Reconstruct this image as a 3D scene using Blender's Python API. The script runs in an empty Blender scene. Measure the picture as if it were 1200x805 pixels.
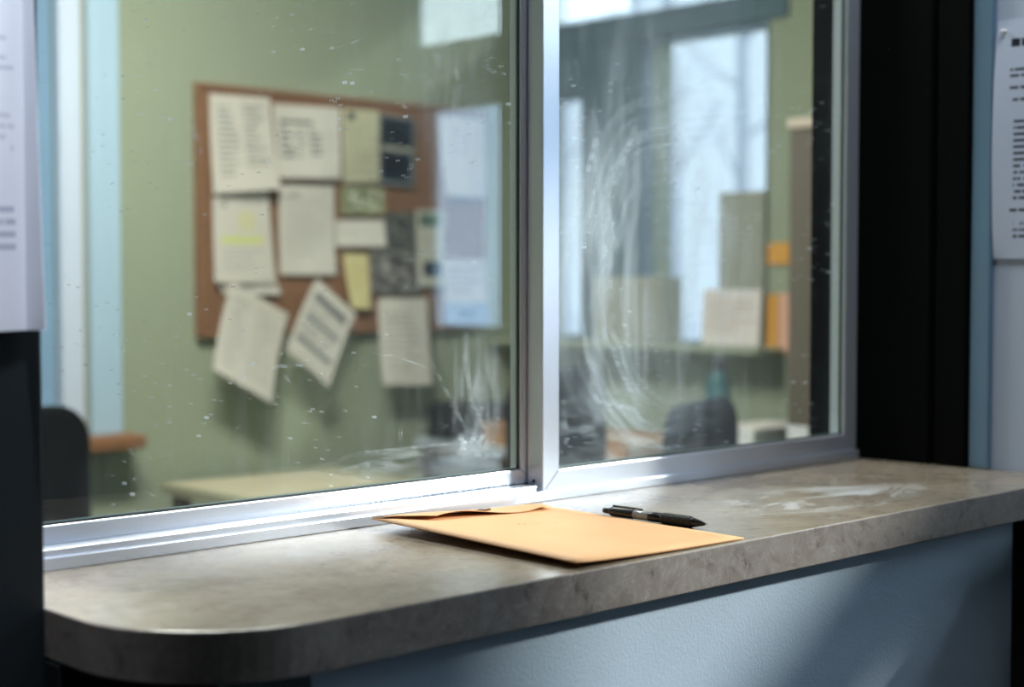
import bpy, bmesh, math, random
from mathutils import Vector, Matrix
R = math.radians
random.seed(7)
scene = bpy.context.scene
COL = scene.collection

# ------------------------------------------------------------------ camera
cam_data = bpy.data.cameras.new('camera')
cam = bpy.data.objects.new('camera', cam_data)
COL.objects.link(cam)
cam_data.sensor_width = 36.0
cam_data.lens = 54.0
cam_data.clip_start = 0.05
cam_data.clip_end = 300
cam.location = (0, 0, 1.31)
cam.rotation_euler = (R(90 - 2.4654), 0, R(46.627 - 90))
cam_data.dof.use_dof = True
cam_data.dof.focus_distance = 1.56
cam_data.dof.aperture_fstop = 3.3
scene.camera = cam

# ------------------------------------------------------------------ sky, sun, exposure
world = bpy.data.worlds.new('sky')
scene.world = world
world.use_nodes = True
wn = world.node_tree.nodes
wn['Background'].inputs[0].default_value = (0.72, 0.86, 1.0, 1)
wn['Background'].inputs[1].default_value = 8.6

sun_data = bpy.data.lights.new('sun', 'SUN')
sun_data.energy = 5.1
sun_data.angle = R(3)
sun_data.color = (1.0, 0.97, 0.93)
sun = bpy.data.objects.new('sun', sun_data)
COL.objects.link(sun)
sun.rotation_euler = Vector((-1, 0.95, -0.63)).to_track_quat('-Z', 'Y').to_euler()

scene.view_settings.view_transform = 'Standard'
scene.view_settings.look = 'None'
scene.view_settings.exposure = 0.0
scene.view_settings.gamma = 1.0
scene.view_settings.use_curve_mapping = False
scene.cycles.use_denoising = True
scene.cycles.max_bounces = 10
scene.cycles.transparent_max_bounces = 16
scene.cycles.sample_clamp_indirect = 6.0

LOBBY_FILL_W = 8.0
OFFICE_LAMP_W = 65.0

def area_light(name, loc, sx, sy, power, color, rot=(0, 0, 0), portal=False):
    d = bpy.data.lights.new(name, 'AREA')
    d.shape = 'RECTANGLE'
    d.size, d.size_y = sx, sy
    d.energy = power
    d.color = color
    if portal:
        d.cycles.is_portal = True
    o = bpy.data.objects.new(name, d)
    o.location = loc
    o.rotation_euler = rot
    COL.objects.link(o)
    return o

# ------------------------------------------------------------------ helpers: colour and materials
def lin(r, g, b):
    f = lambda c: (c / 255 / 12.92) if c / 255 <= 0.04045 else ((c / 255 + 0.055) / 1.055) ** 2.4
    return (f(r), f(g), f(b), 1.0)

class NT:
    def __init__(self, name):
        self.m = bpy.data.materials.new(name)
        self.m.use_nodes = True
        self.t = self.m.node_tree
        self.b = self.t.nodes['Principled BSDF']
        self.out = self.t.nodes['Material Output']
    def n(self, typ, **kw):
        x = self.t.nodes.new(typ)
        for k, v in kw.items():
            setattr(x, k, v)
        return x
    def l(self, a, b):
        self.t.links.new(a, b)
    def put(self, sock, v):
        if isinstance(v, bpy.types.NodeSocket):
            self.l(v, sock)
        else:
            sock.default_value = v
    def math(self, op, a, b=None, c=None, clamp=False):
        x = self.n('ShaderNodeMath', operation=op, use_clamp=clamp)
        self.put(x.inputs[0], a)
        if b is not None: self.put(x.inputs[1], b)
        if c is not None: self.put(x.inputs[2], c)
        return x.outputs[0]
    def mix(self, fac, a, b):
        x = self.n('ShaderNodeMix', data_type='RGBA')
        self.put(x.inputs[0], fac); self.put(x.inputs[6], a); self.put(x.inputs[7], b)
        return x.outputs[2]
    def noise(self, vec, scale, detail=3, rough=0.55, dist=0.0):
        x = self.n('ShaderNodeTexNoise')
        if vec is not None: self.l(vec, x.inputs['Vector'])
        x.inputs['Scale'].default_value = scale
        x.inputs['Detail'].default_value = detail
        x.inputs['Roughness'].default_value = rough
        x.inputs['Distortion'].default_value = dist
        return x.outputs['Fac']
    def ramp(self, v, lo, hi, a=0.0, b=1.0):
        x = self.n('ShaderNodeMapRange', clamp=True)
        x.interpolation_type = 'SMOOTHSTEP'
        self.put(x.inputs[0], v)
        x.inputs[1].default_value, x.inputs[2].default_value = lo, hi
        x.inputs[3].default_value, x.inputs[4].default_value = a, b
        return x.outputs[0]
    def comb(self, x, y, z):
        c = self.n('ShaderNodeCombineXYZ')
        for i, v in enumerate((x, y, z)): self.put(c.inputs[i], v)
        return c.outputs[0]
    def pos(self):
        g = self.n('ShaderNodeNewGeometry')
        s = self.n('ShaderNodeSeparateXYZ')
        self.l(g.outputs['Position'], s.inputs[0])
        return g, s.outputs[0], s.outputs[1], s.outputs[2]
    def bump(self, h, strength=0.2, dist=0.002):
        x = self.n('ShaderNodeBump')
        x.inputs['Strength'].default_value = strength
        x.inputs['Distance'].default_value = dist
        self.l(h, x.inputs['Height'])
        self.l(x.outputs[0], self.b.inputs['Normal'])

def mat(name, col, rough=0.6, metal=0.0, var=0.06, nscale=20.0, bump=0.0, spec=0.5, trans=0.0):
    """plain procedural material: base colour with a fine noise variation"""
    k = NT(name)
    tc = k.n('ShaderNodeTexCoord')
    nz = k.noise(tc.outputs['Object'], nscale)
    a = tuple(max(0, c * (1 - var)) for c in col[:3]) + (1,)
    b = tuple(min(1, c * (1 + var)) for c in col[:3]) + (1,)
    k.l(k.mix(nz, a, b), k.b.inputs['Base Color'])
    k.b.inputs['Roughness'].default_value = rough
    k.b.inputs['Metallic'].default_value = metal
    k.b.inputs['Specular IOR Level'].default_value = spec
    if bump:
        k.bump(k.noise(tc.outputs['Object'], nscale * 6), bump)
    return k.m

def print_mat(name, paper, marks, rough=0.75):
    """flat print on a sheet.  marks in UV: ('lines',u0,v0,u1,v1,count,colour) / ('rect',u0,v0,u1,v1,colour) / ('photo',u0,v0,u1,v1,dark,light)"""
    k = NT(name)
    uv = k.n('ShaderNodeUVMap').outputs[0]
    s = k.n('ShaderNodeSeparateXYZ'); k.l(uv, s.inputs[0])
    u, v = s.outputs[0], s.outputs[1]
    nz = k.noise(uv, 3.0)
    col = k.mix(nz, tuple(c * 0.93 for c in paper[:3]) + (1,), paper)
    def rect(u0, v0, u1, v1):
        a = k.math('GREATER_THAN', u, u0); b = k.math('LESS_THAN', u, u1)
        c = k.math('GREATER_THAN', v, v0); d = k.math('LESS_THAN', v, v1)
        return k.math('MULTIPLY', k.math('MULTIPLY', a, b), k.math('MULTIPLY', c, d))
    for i, mk in enumerate(marks):
        m = rect(*mk[1:5])
        if mk[0] == 'rect':
            col = k.mix(m, col, mk[5])
        elif mk[0] == 'photo':
            w = k.noise(k.comb(k.math('ADD', u, 3.1 * i), v, 0.0), 5.0, 4, 0.6, 0.5)
            col = k.mix(m, col, k.mix(k.ramp(w, 0.42, 0.62), mk[5], mk[6]))
        else:
            cnt = mk[5]
            t = k.math('MULTIPLY', k.math('SUBTRACT', v, mk[2]), cnt / (mk[4] - mk[2]))
            fr = k.math('FRACT', t)
            row = k.math('FLOOR', t)
            stripe = k.math('LESS_THAN', k.math('ABSOLUTE', k.math('SUBTRACT', fr, 0.5)), 0.24)
            w = k.noise(k.comb(k.math('MULTIPLY', u, 40.0), k.math('MULTIPLY', row, 7.3 + i), 0.0), 1.0, 1)
            word = k.math('GREATER_THAN', w, 0.40)
            end = k.noise(k.comb(0.5 + i, k.math('MULTIPLY', row, 3.7), 0.0), 1.0, 0)
            fits = k.math('LESS_THAN', u, k.math('ADD', mk[1], k.math('MULTIPLY', k.ramp(end, 0.3, 0.6, 0.55, 1.0), mk[3] - mk[1])))
            m = k.math('MULTIPLY', m, k.math('MULTIPLY', stripe, k.math('MULTIPLY', word, fits)))
            col = k.mix(m, col, mk[6])
    k.l(col, k.b.inputs['Base Color'])
    k.b.inputs['Roughness'].default_value = rough
    k.b.inputs['Specular IOR Level'].default_value = 0.25
    return k.m

# ------------------------------------------------------------------ helpers: geometry
class MB:
    def __init__(self):
        self.v, self.f, self.uv = [], [], {}
    def add(self, vs, fs):
        o = len(self.v)
        self.v += [tuple(p) for p in vs]
        self.f += [tuple(i + o for i in f) for f in fs]
        return self
    def box(self, x0, x1, y0, y1, z0, z1):
        return self.add([(x0, y0, z0), (x1, y0, z0), (x1, y1, z0), (x0, y1, z0), (x0, y0, z1), (x1, y0, z1), (x1, y1, z1), (x0, y1, z1)],
                        [(0, 3, 2, 1), (4, 5, 6, 7), (0, 1, 5, 4), (1, 2, 6, 5), (2, 3, 7, 6), (3, 0, 4, 7)])
    def prism(self, poly, a, b, axis):
        """extrude a 2-D polygon along an axis: 'y' takes (x,z), 'z' takes (x,y), 'x' takes (y,z)"""
        def P(p, t):
            return {'y': (p[0], t, p[1]), 'z': (p[0], p[1], t), 'x': (t, p[0], p[1])}[axis]
        n = len(poly)
        vs = [P(p, a) for p in poly] + [P(p, b) for p in poly]
        fs = [tuple(range(n)), tuple(range(2 * n - 1, n - 1, -1))]
        fs += [(i, i + n, (i + 1) % n + n, (i + 1) % n) for i in range(n)]
        return self.add(vs, fs)
    def tube(self, pts, rad, seg=10):
        pts = [Vector(p) for p in pts]
        rads = rad if isinstance(rad, (list, tuple)) else [rad] * len(pts)
        rings = []
        for i, p in enumerate(pts):
            d = (pts[min(i + 1, len(pts) - 1)] - pts[max(i - 1, 0)]).normalized()
            a = d.orthogonal().normalized() if i == 0 else (rings[-1][1] - d * rings[-1][1].dot(d)).normalized()
            rings.append((p, a, d.cross(a), rads[i]))
        vs = []
        for p, a, b, r in rings:
            vs += [p + (a * math.cos(2 * math.pi * j / seg) + b * math.sin(2 * math.pi * j / seg)) * r for j in range(seg)]
        fs = []
        for i in range(len(rings) - 1):
            for j in range(seg):
                q = (j + 1) % seg
                fs.append((i * seg + j, i * seg + q, (i + 1) * seg + q, (i + 1) * seg + j))
        fs.append(tuple(range(seg - 1, -1, -1)))
        fs.append(tuple((len(rings) - 1) * seg + j for j in range(seg)))
        return self.add(vs, fs)
    def build(self, name, material, parent=None, bevel=0.0, smooth=False, seg=2):
        me = bpy.data.meshes.new(name)
        me.from_pydata(self.v, [], self.f)
        bm = bmesh.new(); bm.from_mesh(me)
        bmesh.ops.recalc_face_normals(bm, faces=bm.faces)
        bm.to_mesh(me); bm.free()
        if material: me.materials.append(material)
        o = bpy.data.objects.new(name, me)
        COL.objects.link(o)
        if parent: o.parent = parent
        if smooth:
            for p in me.polygons: p.use_smooth = True
        if bevel:
            b = o.modifiers.new('edge', 'BEVEL')
            b.width, b.segments, b.limit_method = bevel, seg, 'ANGLE'
            b.angle_limit = R(40)
        return o

def sheet(name, f, material, parent=None, nu=10, nv=12, thick=0.0006):
    """a sheet of paper: f(u,v) -> point, with UVs for its print"""
    vs, fs = [], []
    for j in range(nv + 1):
        for i in range(nu + 1):
            vs.append(f(i / nu, j / nv))
    for j in range(nv):
        for i in range(nu):
            a = j * (nu + 1) + i
            fs.append((a, a + 1, a + nu + 2, a + nu + 1))
    me = bpy.data.meshes.new(name)
    me.from_pydata(vs, [], fs)
    uvl = me.uv_layers.new(name='UVMap')
    for poly in me.polygons:
        poly.use_smooth = True
        for li in poly.loop_indices:
            k = me.loops[li].vertex_index
            uvl.data[li].uv = ((k % (nu + 1)) / nu, (k // (nu + 1)) / nv)
    me.materials.append(material)
    o = bpy.data.objects.new(name, me)
    COL.objects.link(o)
    if parent: o.parent = parent
    s = o.modifiers.new('thickness', 'SOLIDIFY')
    s.thickness = thick
    s.offset = 0
    e = o.modifiers.new('crisp_rim', 'EDGE_SPLIT')
    e.split_angle = R(50)
    return o

def tag(o, label, cat, group=None):
    o['label'] = label; o['category'] = cat
    if group: o['group'] = group
    return o
def struct(o, label=None):
    o['kind'] = 'structure'
    if label: o['label'] = label
    return o
def empty(name, loc=(0, 0, 0), rz=0.0):
    o = bpy.data.objects.new(name, None)
    o.location = loc
    o.rotation_euler = (0, 0, rz)
    o.empty_display_size = 0.05
    COL.objects.link(o)
    return o
def copy_tree(root, loc, rz):
    r = root.copy(); COL.objects.link(r)
    r.location = loc; r.rotation_euler = (0, 0, rz)
    for ch in list(root.children):
        c = ch.copy(); COL.objects.link(c); c.parent = r
        for g in list(ch.children):
            d = g.copy(); COL.objects.link(d); d.parent = c
    return r

# ------------------------------------------------------------------ materials
M = {}
M['green'] = mat('sage_wall_paint', lin(155, 164, 139), 0.85, var=0.03, nscale=6, bump=0.05)
M['lobby_white'] = mat('cool_white_wall_paint', lin(190, 202, 220), 0.7, var=0.03, nscale=8, bump=0.15)
M['base_blue'] = mat('pale_blue_textured_wall_paint', lin(164, 181, 198), 0.6, var=0.04, nscale=45, bump=0.35)
M['trim_blue'] = mat('bluish_metal_trim', lin(120, 150, 176), 0.35, 0.45)
M['ceiling'] = mat('ceiling_paint', lin(215, 215, 212), 0.9)
M['navy'] = mat('dark_navy_paint', lin(13, 20, 24), 0.55, var=0.1, spec=0.3)
M['black_panel'] = mat('black_panel_paint', lin(6, 9, 8), 0.7, var=0.1, spec=0.06)
M['dark_brown'] = mat('dark_brown_matte', lin(34, 26, 22), 0.6, var=0.2, nscale=12)
M['floor'] = mat('grey_floor_vinyl', lin(95, 98, 98), 0.45, var=0.1)
M['carpet'] = mat('office_floor_carpet', lin(80, 84, 76), 0.95, var=0.2)
M['frame_white'] = mat('white_frame_paint', lin(205, 216, 232), 0.5, var=0.02)
M['casing_blue'] = mat('pale_blue_casing_paint', lin(176, 203, 220), 0.5, var=0.02)
M['frame_blue'] = mat('slate_blue_frame_paint', lin(84, 108, 120), 0.5, var=0.04)
M['slat'] = mat('blue_blind_slat', lin(150, 182, 205), 0.5, var=0.04)
M['oak'] = mat('oak_sill', lin(140, 96, 60), 0.5, var=0.15, nscale=30)
M['rubber'] = mat('black_gasket', lin(18, 22, 22), 0.45)
M['gasket_light'] = mat('grey_vinyl_bead', lin(120, 140, 140), 0.3)
M['black'] = mat('black_plastic', lin(16, 17, 19), 0.35)
M['grip'] = mat('black_rubber_grip', lin(12, 12, 13), 0.6)
M['chrome'] = mat('chrome', (0.8, 0.8, 0.82, 1), 0.2, 1.0)
M['white_plastic'] = mat('white_plastic', lin(235, 235, 235), 0.35)
M['lamp_body'] = mat('lamp_housing', lin(230, 230, 230), 0.5)
M['snow'] = mat('snow', lin(225, 230, 238), 0.9, var=0.05, nscale=2)
M['bark'] = mat('winter_bark', lin(196, 200, 206), 0.95, var=0.15, nscale=6)
M['chair_black'] = mat('black_chair_fabric', lin(11, 13, 15), 0.9, var=0.2, nscale=60, spec=0.1)
M['chair_navy'] = mat('navy_chair_fabric', lin(20, 32, 44), 0.9, var=0.2, nscale=60, spec=0.1)
M['desk_top'] = mat('pale_desk_laminate', lin(176, 172, 142), 0.4, var=0.03)
M['desk_grey'] = mat('pale_grey_table_laminate', lin(186, 196, 204), 0.35, var=0.03)
M['desk_leg'] = mat('dark_steel_leg', lin(50, 54, 56), 0.45, 0.6)
M['cab'] = mat('taupe_cabinet_paint', lin(104, 96, 84), 0.6, var=0.05)
M['cab_top'] = mat('cream_cabinet_top', lin(205, 190, 172), 0.6, var=0.05)
M['beige_card'] = mat('beige_card', lin(156, 158, 142), 0.8, var=0.05)
M['cream'] = mat('cream_paper', lin(228, 222, 212), 0.8, var=0.03)
M['white_paper'] = mat('white_paper', lin(232, 232, 230), 0.8, var=0.03)
M['tan_wood'] = mat('tan_wood', lin(176, 132, 92), 0.55, var=0.15, nscale=18)
M['teal'] = mat('teal_plastic', lin(30, 96, 98), 0.4, var=0.06)
M['orange'] = mat('orange_notice', lin(222, 160, 60), 0.8, var=0.05)
M['pink'] = mat('pink_notice', lin(228, 176, 150), 0.8, var=0.05)

def aluminium():
    k = NT('brushed_aluminium')
    g, x, y, z = k.pos()
    n1 = k.noise(k.comb(k.math('MULTIPLY', x, 3.0), k.math('MULTIPLY', y, 60.0), k.math('MULTIPLY', z, 6.0)), 1.5, 2)
    k.l(k.mix(n1, (0.66, 0.70, 0.79, 1), (0.69, 0.73, 0.82, 1)), k.b.inputs['Base Color'])
    k.b.inputs['Metallic'].default_value = 0.58
    k.b.inputs['Roughness'].default_value = 0.29
    return k
M['alu'] = aluminium().m
def aluminium_grimy():
    k = aluminium(); k.m.name = 'grimy_aluminium'
    g, x, y, z = k.pos()
    base = k.b.inputs['Base Color'].links[0].from_socket
    # specks of black grime gathered along the foot of the rail, denser towards the meeting stile
    sp = k.noise(k.comb(k.math('MULTIPLY', x, 1.0), 0.0, k.math('MULTIPLY', z, 2.2)), 260.0, 2, 0.6)
    band = k.math('SUBTRACT', 1.0, k.ramp(k.math('ABSOLUTE', k.math('SUBTRACT', z, k.math('MULTIPLY_ADD', x, 0.0, 1.0665))), 0.001, 0.0055))
    dens = k.math('MULTIPLY', k.ramp(x, 0.85, 1.18), band)
    m = k.ramp(k.math('ADD', sp, k.math('MULTIPLY', dens, 0.30)), 0.68, 0.74)
    m = k.math('MULTIPLY', m, band)
    k.l(k.mix(m, base, (0.02, 0.02, 0.02, 1)), k.b.inputs['Base Color'])
    return k.m
M['alu_grimy'] = aluminium_grimy()

def counter_mat(edge=False):
    k = NT('mottled_counter_edge' if edge else 'mottled_counter_laminate')
    g, x, y, z = k.pos()
    P = g.outputs['Position']
    big = k.noise(P, 9.0, 5, 0.6, 0.6)
    mid = k.noise(P, 38.0, 5, 0.65, 1.2)
    fine = k.noise(P, 180.0, 3, 0.6)
    c1 = k.mix(k.ramp(big, 0.3, 0.7), lin(134, 121, 105), lin(156, 142, 122))
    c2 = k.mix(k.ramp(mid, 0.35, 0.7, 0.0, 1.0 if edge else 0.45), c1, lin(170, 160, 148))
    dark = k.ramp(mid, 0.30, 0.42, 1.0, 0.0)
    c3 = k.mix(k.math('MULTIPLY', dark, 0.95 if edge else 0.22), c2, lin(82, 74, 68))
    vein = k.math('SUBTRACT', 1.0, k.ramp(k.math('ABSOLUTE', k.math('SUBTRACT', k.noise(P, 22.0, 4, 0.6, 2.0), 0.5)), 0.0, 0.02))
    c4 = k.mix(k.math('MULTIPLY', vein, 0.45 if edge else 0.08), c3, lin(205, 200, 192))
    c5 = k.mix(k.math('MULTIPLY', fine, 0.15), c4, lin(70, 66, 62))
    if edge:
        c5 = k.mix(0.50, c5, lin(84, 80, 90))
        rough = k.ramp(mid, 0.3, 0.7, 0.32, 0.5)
    else:
        # whitish wiped marks near the far end of the top
        dx = k.math('DIVIDE', k.math('SUBTRACT', x, 1.50), 0.20)
        dy = k.math('DIVIDE', k.math('SUBTRACT', y, 1.06), 0.085)
        r2 = k.math('ADD', k.math('MULTIPLY', dx, dx), k.math('MULTIPLY', dy, dy))
        reg = k.ramp(r2, 0.1, 1.2, 1.0, 0.0)
        w = k.noise(k.comb(k.math('MULTIPLY', x, 4.0), k.math('MULTIPLY', y, 9.0), 0.0), 1.5, 4, 0.55, 1.8)
        sm = k.math('MULTIPLY', reg, k.ramp(w, 0.42, 0.66))
        c5 = k.mix(k.math('MULTIPLY', sm, 0.9), c5, lin(200, 200, 198))
        rough = k.math('ADD', k.ramp(big, 0.3, 0.7, 0.16, 0.26), k.math('MULTIPLY', sm, 0.25))
    k.l(c5, k.b.inputs['Base Color'])
    k.put(k.b.inputs['Roughness'], rough)
    k.bump(fine, 0.04, 0.001)
    return k.m
M['counter'] = counter_mat()
M['counter_edge'] = counter_mat(True)

def manila():
    k = NT('manila_paper')
    g, x, y, z = k.pos()
    P = g.outputs['Position']
    n1 = k.noise(P, 14.0, 3); n2 = k.noise(P, 220.0, 2)
    c = k.mix(n1, lin(222, 170, 120), lin(234, 188, 140))
    c = k.mix(k.math('MULTIPLY', n2, 0.25), c, lin(206, 146, 96))
    # the faint illegible pencil scribble
    a = k.math('SUBTRACT', x, 1.097); b = k.math('SUBTRACT', y, 1.123)
    along = k.math('ADD', k.math('MULTIPLY', a, 0.92), k.math('MULTIPLY', b, -0.38))
    across = k.math('ADD', k.math('MULTIPLY', a, 0.38), k.math('MULTIPLY', b, 0.92))
    wob = k.math('MULTIPLY', k.math('SINE', k.math('MULTIPLY', along, 900.0)), 0.0035)
    jit = k.math('MULTIPLY', k.math('SUBTRACT', k.noise(P, 160.0, 2), 0.5), 0.010)
    d = k.math('ABSOLUTE', k.math('SUBTRACT', across, k.math('ADD', wob, jit)))
    ln = k.ramp(d, 0.0004, 0.0013, 1.0, 0.0)
    inside = k.math('LESS_THAN', k.math('ABSOLUTE', along), 0.024)
    ok = k.math('MULTIPLY', k.math('MULTIPLY', ln, inside), k.ramp(k.noise(P, 70.0, 1), 0.44, 0.55))
    c = k.mix(k.math('MULTIPLY', ok, 0.7), c, lin(110, 76, 50))
    k.l(c, k.b.inputs['Base Color'])
    k.b.inputs['Roughness'].default_value = 0.6
    k.b.inputs['Specular IOR Level'].default_value = 0.3
    k.bump(k.noise(P, 30.0, 3), 0.12, 0.002)
    return k.m
M['manila'] = manila()

def cork():
    k = NT('cork')
    tc = k.n('ShaderNodeTexCoord')
    n1 = k.noise(tc.outputs['Object'], 180.0, 2); n2 = k.noise(tc.outputs['Object'], 7.0, 3)
    c = k.mix(k.ramp(n1, 0.35, 0.65), lin(112, 78, 52), lin(158, 116, 80))
    k.l(k.mix(k.math('MULTIPLY', n2, 0.5), c, lin(120, 84, 58)), k.b.inputs['Base Color'])
    k.b.inputs['Roughness'].default_value = 0.95
    return k.m
M['cork'] = cork()

def pane_mat(name, tint, segs, swirl=False, smear=None, haze=0.04, dust=True):
    """thin clear glass (each face reflects by Schlick's law) carrying dust, scratches and wiped smears on its lobby face"""
    k = NT(name)
    k.t.nodes.remove(k.b)
    g, x, y, z = k.pos()
    dotn = k.n('ShaderNodeVectorMath', operation='DOT_PRODUCT')
    k.l(g.outputs['Normal'], dotn.inputs[0]); k.l(g.outputs['Incoming'], dotn.inputs[1])
    c = k.math('ABSOLUTE', dotn.outputs['Value'])
    fr = k.math('ADD', 0.045, k.math('MULTIPLY', 0.955, k.math('POWER', k.math('SUBTRACT', 1.0, c), 5.0)))
    tr = k.n('ShaderNodeBsdfTransparent'); tr.inputs[0].default_value = tint
    gl = k.n('ShaderNodeBsdfGlossy'); gl.inputs['Roughness'].default_value = 0.0
    gl.inputs[0].default_value = (1, 1, 1, 1)
    mx = k.n('ShaderNodeMixShader'); k.put(mx.inputs[0], fr)
    k.l(tr.outputs[0], mx.inputs[1]); k.l(gl.outputs[0], mx.inputs[2])
    res = mx.outputs[0]
    if dust:
        P = k.comb(x, 0.0, z)
        # scratches: distance to each segment, broken up by noise
        marks = None
        br = k.noise(P, 90.0, 2)
        for (ax, az, bx, bz, wd, st) in segs:
            L2 = (bx - ax) ** 2 + (bz - az) ** 2
            px = k.math('SUBTRACT', x, ax); pz = k.math('SUBTRACT', z, az)
            t = k.math('ADD', k.math('MULTIPLY', px, (bx - ax) / L2), k.math('MULTIPLY', pz, (bz - az) / L2), clamp=True)
            ex = k.math('SUBTRACT', px, k.math('MULTIPLY', t, bx - ax))
            ez = k.math('SUBTRACT', pz, k.math('MULTIPLY', t, bz - az))
            d = k.math('SQRT', k.math('ADD', k.math('MULTIPLY', ex, ex), k.math('MULTIPLY', ez, ez)))
            m = k.ramp(d, 0.0, wd, st * 0.62, 0.0)
            marks = m if marks is None else k.math('MAXIMUM', marks, m)
        fac = k.math('MULTIPLY', marks, k.ramp(br, 0.42, 0.62, 0.08, 1.0))
        # specks
        for sc, th, dens, st in ((110.0, 0.20, 0.88, 0.6), (260.0, 0.30, 0.84, 0.45)):
            vo = k.n('ShaderNodeTexVoronoi'); k.l(P, vo.inputs['Vector']); vo.inputs['Scale'].default_value = sc
            s2 = k.n('ShaderNodeSeparateColor'); k.l(vo.outputs['Color'], s2.inputs[0])
            on = k.math('GREATER_THAN', s2.outputs[0], dens)
            area = k.ramp(k.noise(P, 7.0, 3), 0.44, 0.62)
            sz = k.math('MULTIPLY', s2.outputs[1], th)
            dot = k.math('LESS_THAN', vo.outputs['Distance'], sz)
            fac = k.math('MAXIMUM', fac, k.math('MULTIPLY', k.math('MULTIPLY', dot, on), k.math('MULTIPLY', area, st)))
        # faint film with vertical runs
        run = k.noise(k.comb(k.math('MULTIPLY', x, 60.0), 0.0, k.math('MULTIPLY', z, 2.5)), 1.0, 3)
        cloud = k.noise(P, 5.0, 3, 0.6, 0.6)
        film = k.math('MULTIPLY', k.math('MULTIPLY', haze, k.ramp(x, 1.66, 1.78, 1.0, 0.2)), k.math('ADD', 0.5, k.math('MULTIPLY', k.ramp(run, 0.4, 0.7), k.ramp(cloud, 0.35, 0.65))))
        fac = k.math('ADD', fac, film)
        for (cx, cz, rx, rz, st, kx, kz) in (smear or []):
            dx = k.math('DIVIDE', k.math('SUBTRACT', x, cx), rx); dz = k.math('DIVIDE', k.math('SUBTRACT', z, cz), rz)
            r2 = k.math('ADD', k.math('MULTIPLY', dx, dx), k.math('MULTIPLY', dz, dz))
            w = k.noise(k.comb(k.math('MULTIPLY', x, kx), 0.0, k.math('MULTIPLY', z, kz)), 1.0, 4, 0.6, 1.0)
            fac = k.math('ADD', fac, k.math('MULTIPLY', st, k.math('MULTIPLY', k.ramp(r2, 0.0, 1.0, 1.0, 0.0), k.ramp(w, 0.42, 0.68, 0.1, 1.0))))
        if swirl:
            # a rag's sweep: streaks run round an ellipse, strongest on its left
            dx = k.math('DIVIDE', k.math('SUBTRACT', x, 1.505), 0.15); dz = k.math('DIVIDE', k.math('SUBTRACT', z, 1.305), 0.175)
            warp = k.math('MULTIPLY', k.math('SUBTRACT', k.noise(P, 7.0, 2), 0.5), 0.35)
            r = k.math('ADD', k.math('SQRT', k.math('ADD', k.math('MULTIPLY', dx, dx), k.math('MULTIPLY', dz, dz))), warp)
            an = k.math('ARCTAN2', dz, dx)
            st = k.noise(k.comb(k.math('MULTIPLY', r, 26.0), k.math('COSINE', an), k.math('SINE', an)), 1.0, 4, 0.65)
            ring = k.math('MULTIPLY', k.ramp(r, 0.70, 0.95), k.ramp(r, 1.15, 1.65, 1.0, 0.0))
            side = k.ramp(dx, 0.55, -0.35, 0.0, 1.0)
            fac = k.math('ADD', fac, k.math('MULTIPLY', k.math('MULTIPLY', ring, side), k.ramp(st, 0.42, 0.78, 0.02, 0.24)))
        front = k.math('LESS_THAN', k.n('ShaderNodeSeparateXYZ').outputs[0], 0.5)
        fac = k.math('MINIMUM', fac, 0.9)
        df = k.n('ShaderNodeBsdfDiffuse'); df.inputs[0].default_value = (0.74, 0.84, 0.93, 1)
        tl = k.n('ShaderNodeBsdfTranslucent'); tl.inputs[0].default_value = (0.74, 0.84, 0.93, 1)
        dm = k.n('ShaderNodeMixShader'); dm.inputs[0].default_value = 0.4
        k.l(df.outputs[0], dm.inputs[1]); k.l(tl.outputs[0], dm.inputs[2])
        m2 = k.n('ShaderNodeMixShader'); k.put(m2.inputs[0], fac)
        k.l(res, m2.inputs[1]); k.l(dm.outputs[0], m2.inputs[2])
        res = m2.outputs[0]
    k.l(res, k.out.inputs['Surface'])
    return k.m

S = 0.0011
LEFT_SEGS = [(0.9327, 1.5939, 0.9411, 1.5758, S, .5), (1.1366, 1.5623, 1.1544, 1.5202, S, .8), (1.1079, 1.5594, 1.1265, 1.5471, S, .5),
    (1.0652, 1.5045, 1.0724, 1.494, S, .8), (1.0653, 1.5321, 1.0797, 1.526, S, .5), (0.9847, 1.5515, 1.013, 1.5634, .002, .25),
    (1.1007, 1.2277, 1.1576, 1.1402, S, .55), (1.1577, 1.2229, 1.168, 1.1689, .0018, .45), (1.168, 1.1689, 1.1904, 1.1331, .002, .35),
    (1.1839, 1.1974, 1.1851, 1.1384, .0016, .4), (1.0164, 1.1221, 1.1772, 1.1222, .002, .35), (1.0638, 1.1418, 1.0637, 1.1202, S, .6),
    (1.0165, 1.1313, 1.0164, 1.1175, S, .5), (1.1078, 1.5266, 1.114, 1.5197, S, .6), (0.7843, 1.4209, 0.8032, 1.4202, .004, .22),
    (0.894, 1.2189, 0.9332, 1.2191, .003, .45), (0.9118, 1.2094, 0.917, 1.2021, S, .6), (0.8036, 1.459, 0.8139, 1.4348, .005, .4),
    (1.0462, 1.2267, 1.1007, 1.2106, S, .4), (1.150, 1.128, 1.163, 1.118, .003, .7), (1.163, 1.118, 1.172, 1.126, .003, .7),
    (1.172, 1.126, 1.180, 1.119, .0025, .6), (1.180, 1.119, 1.188, 1.130, .0025, .5)]
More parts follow.
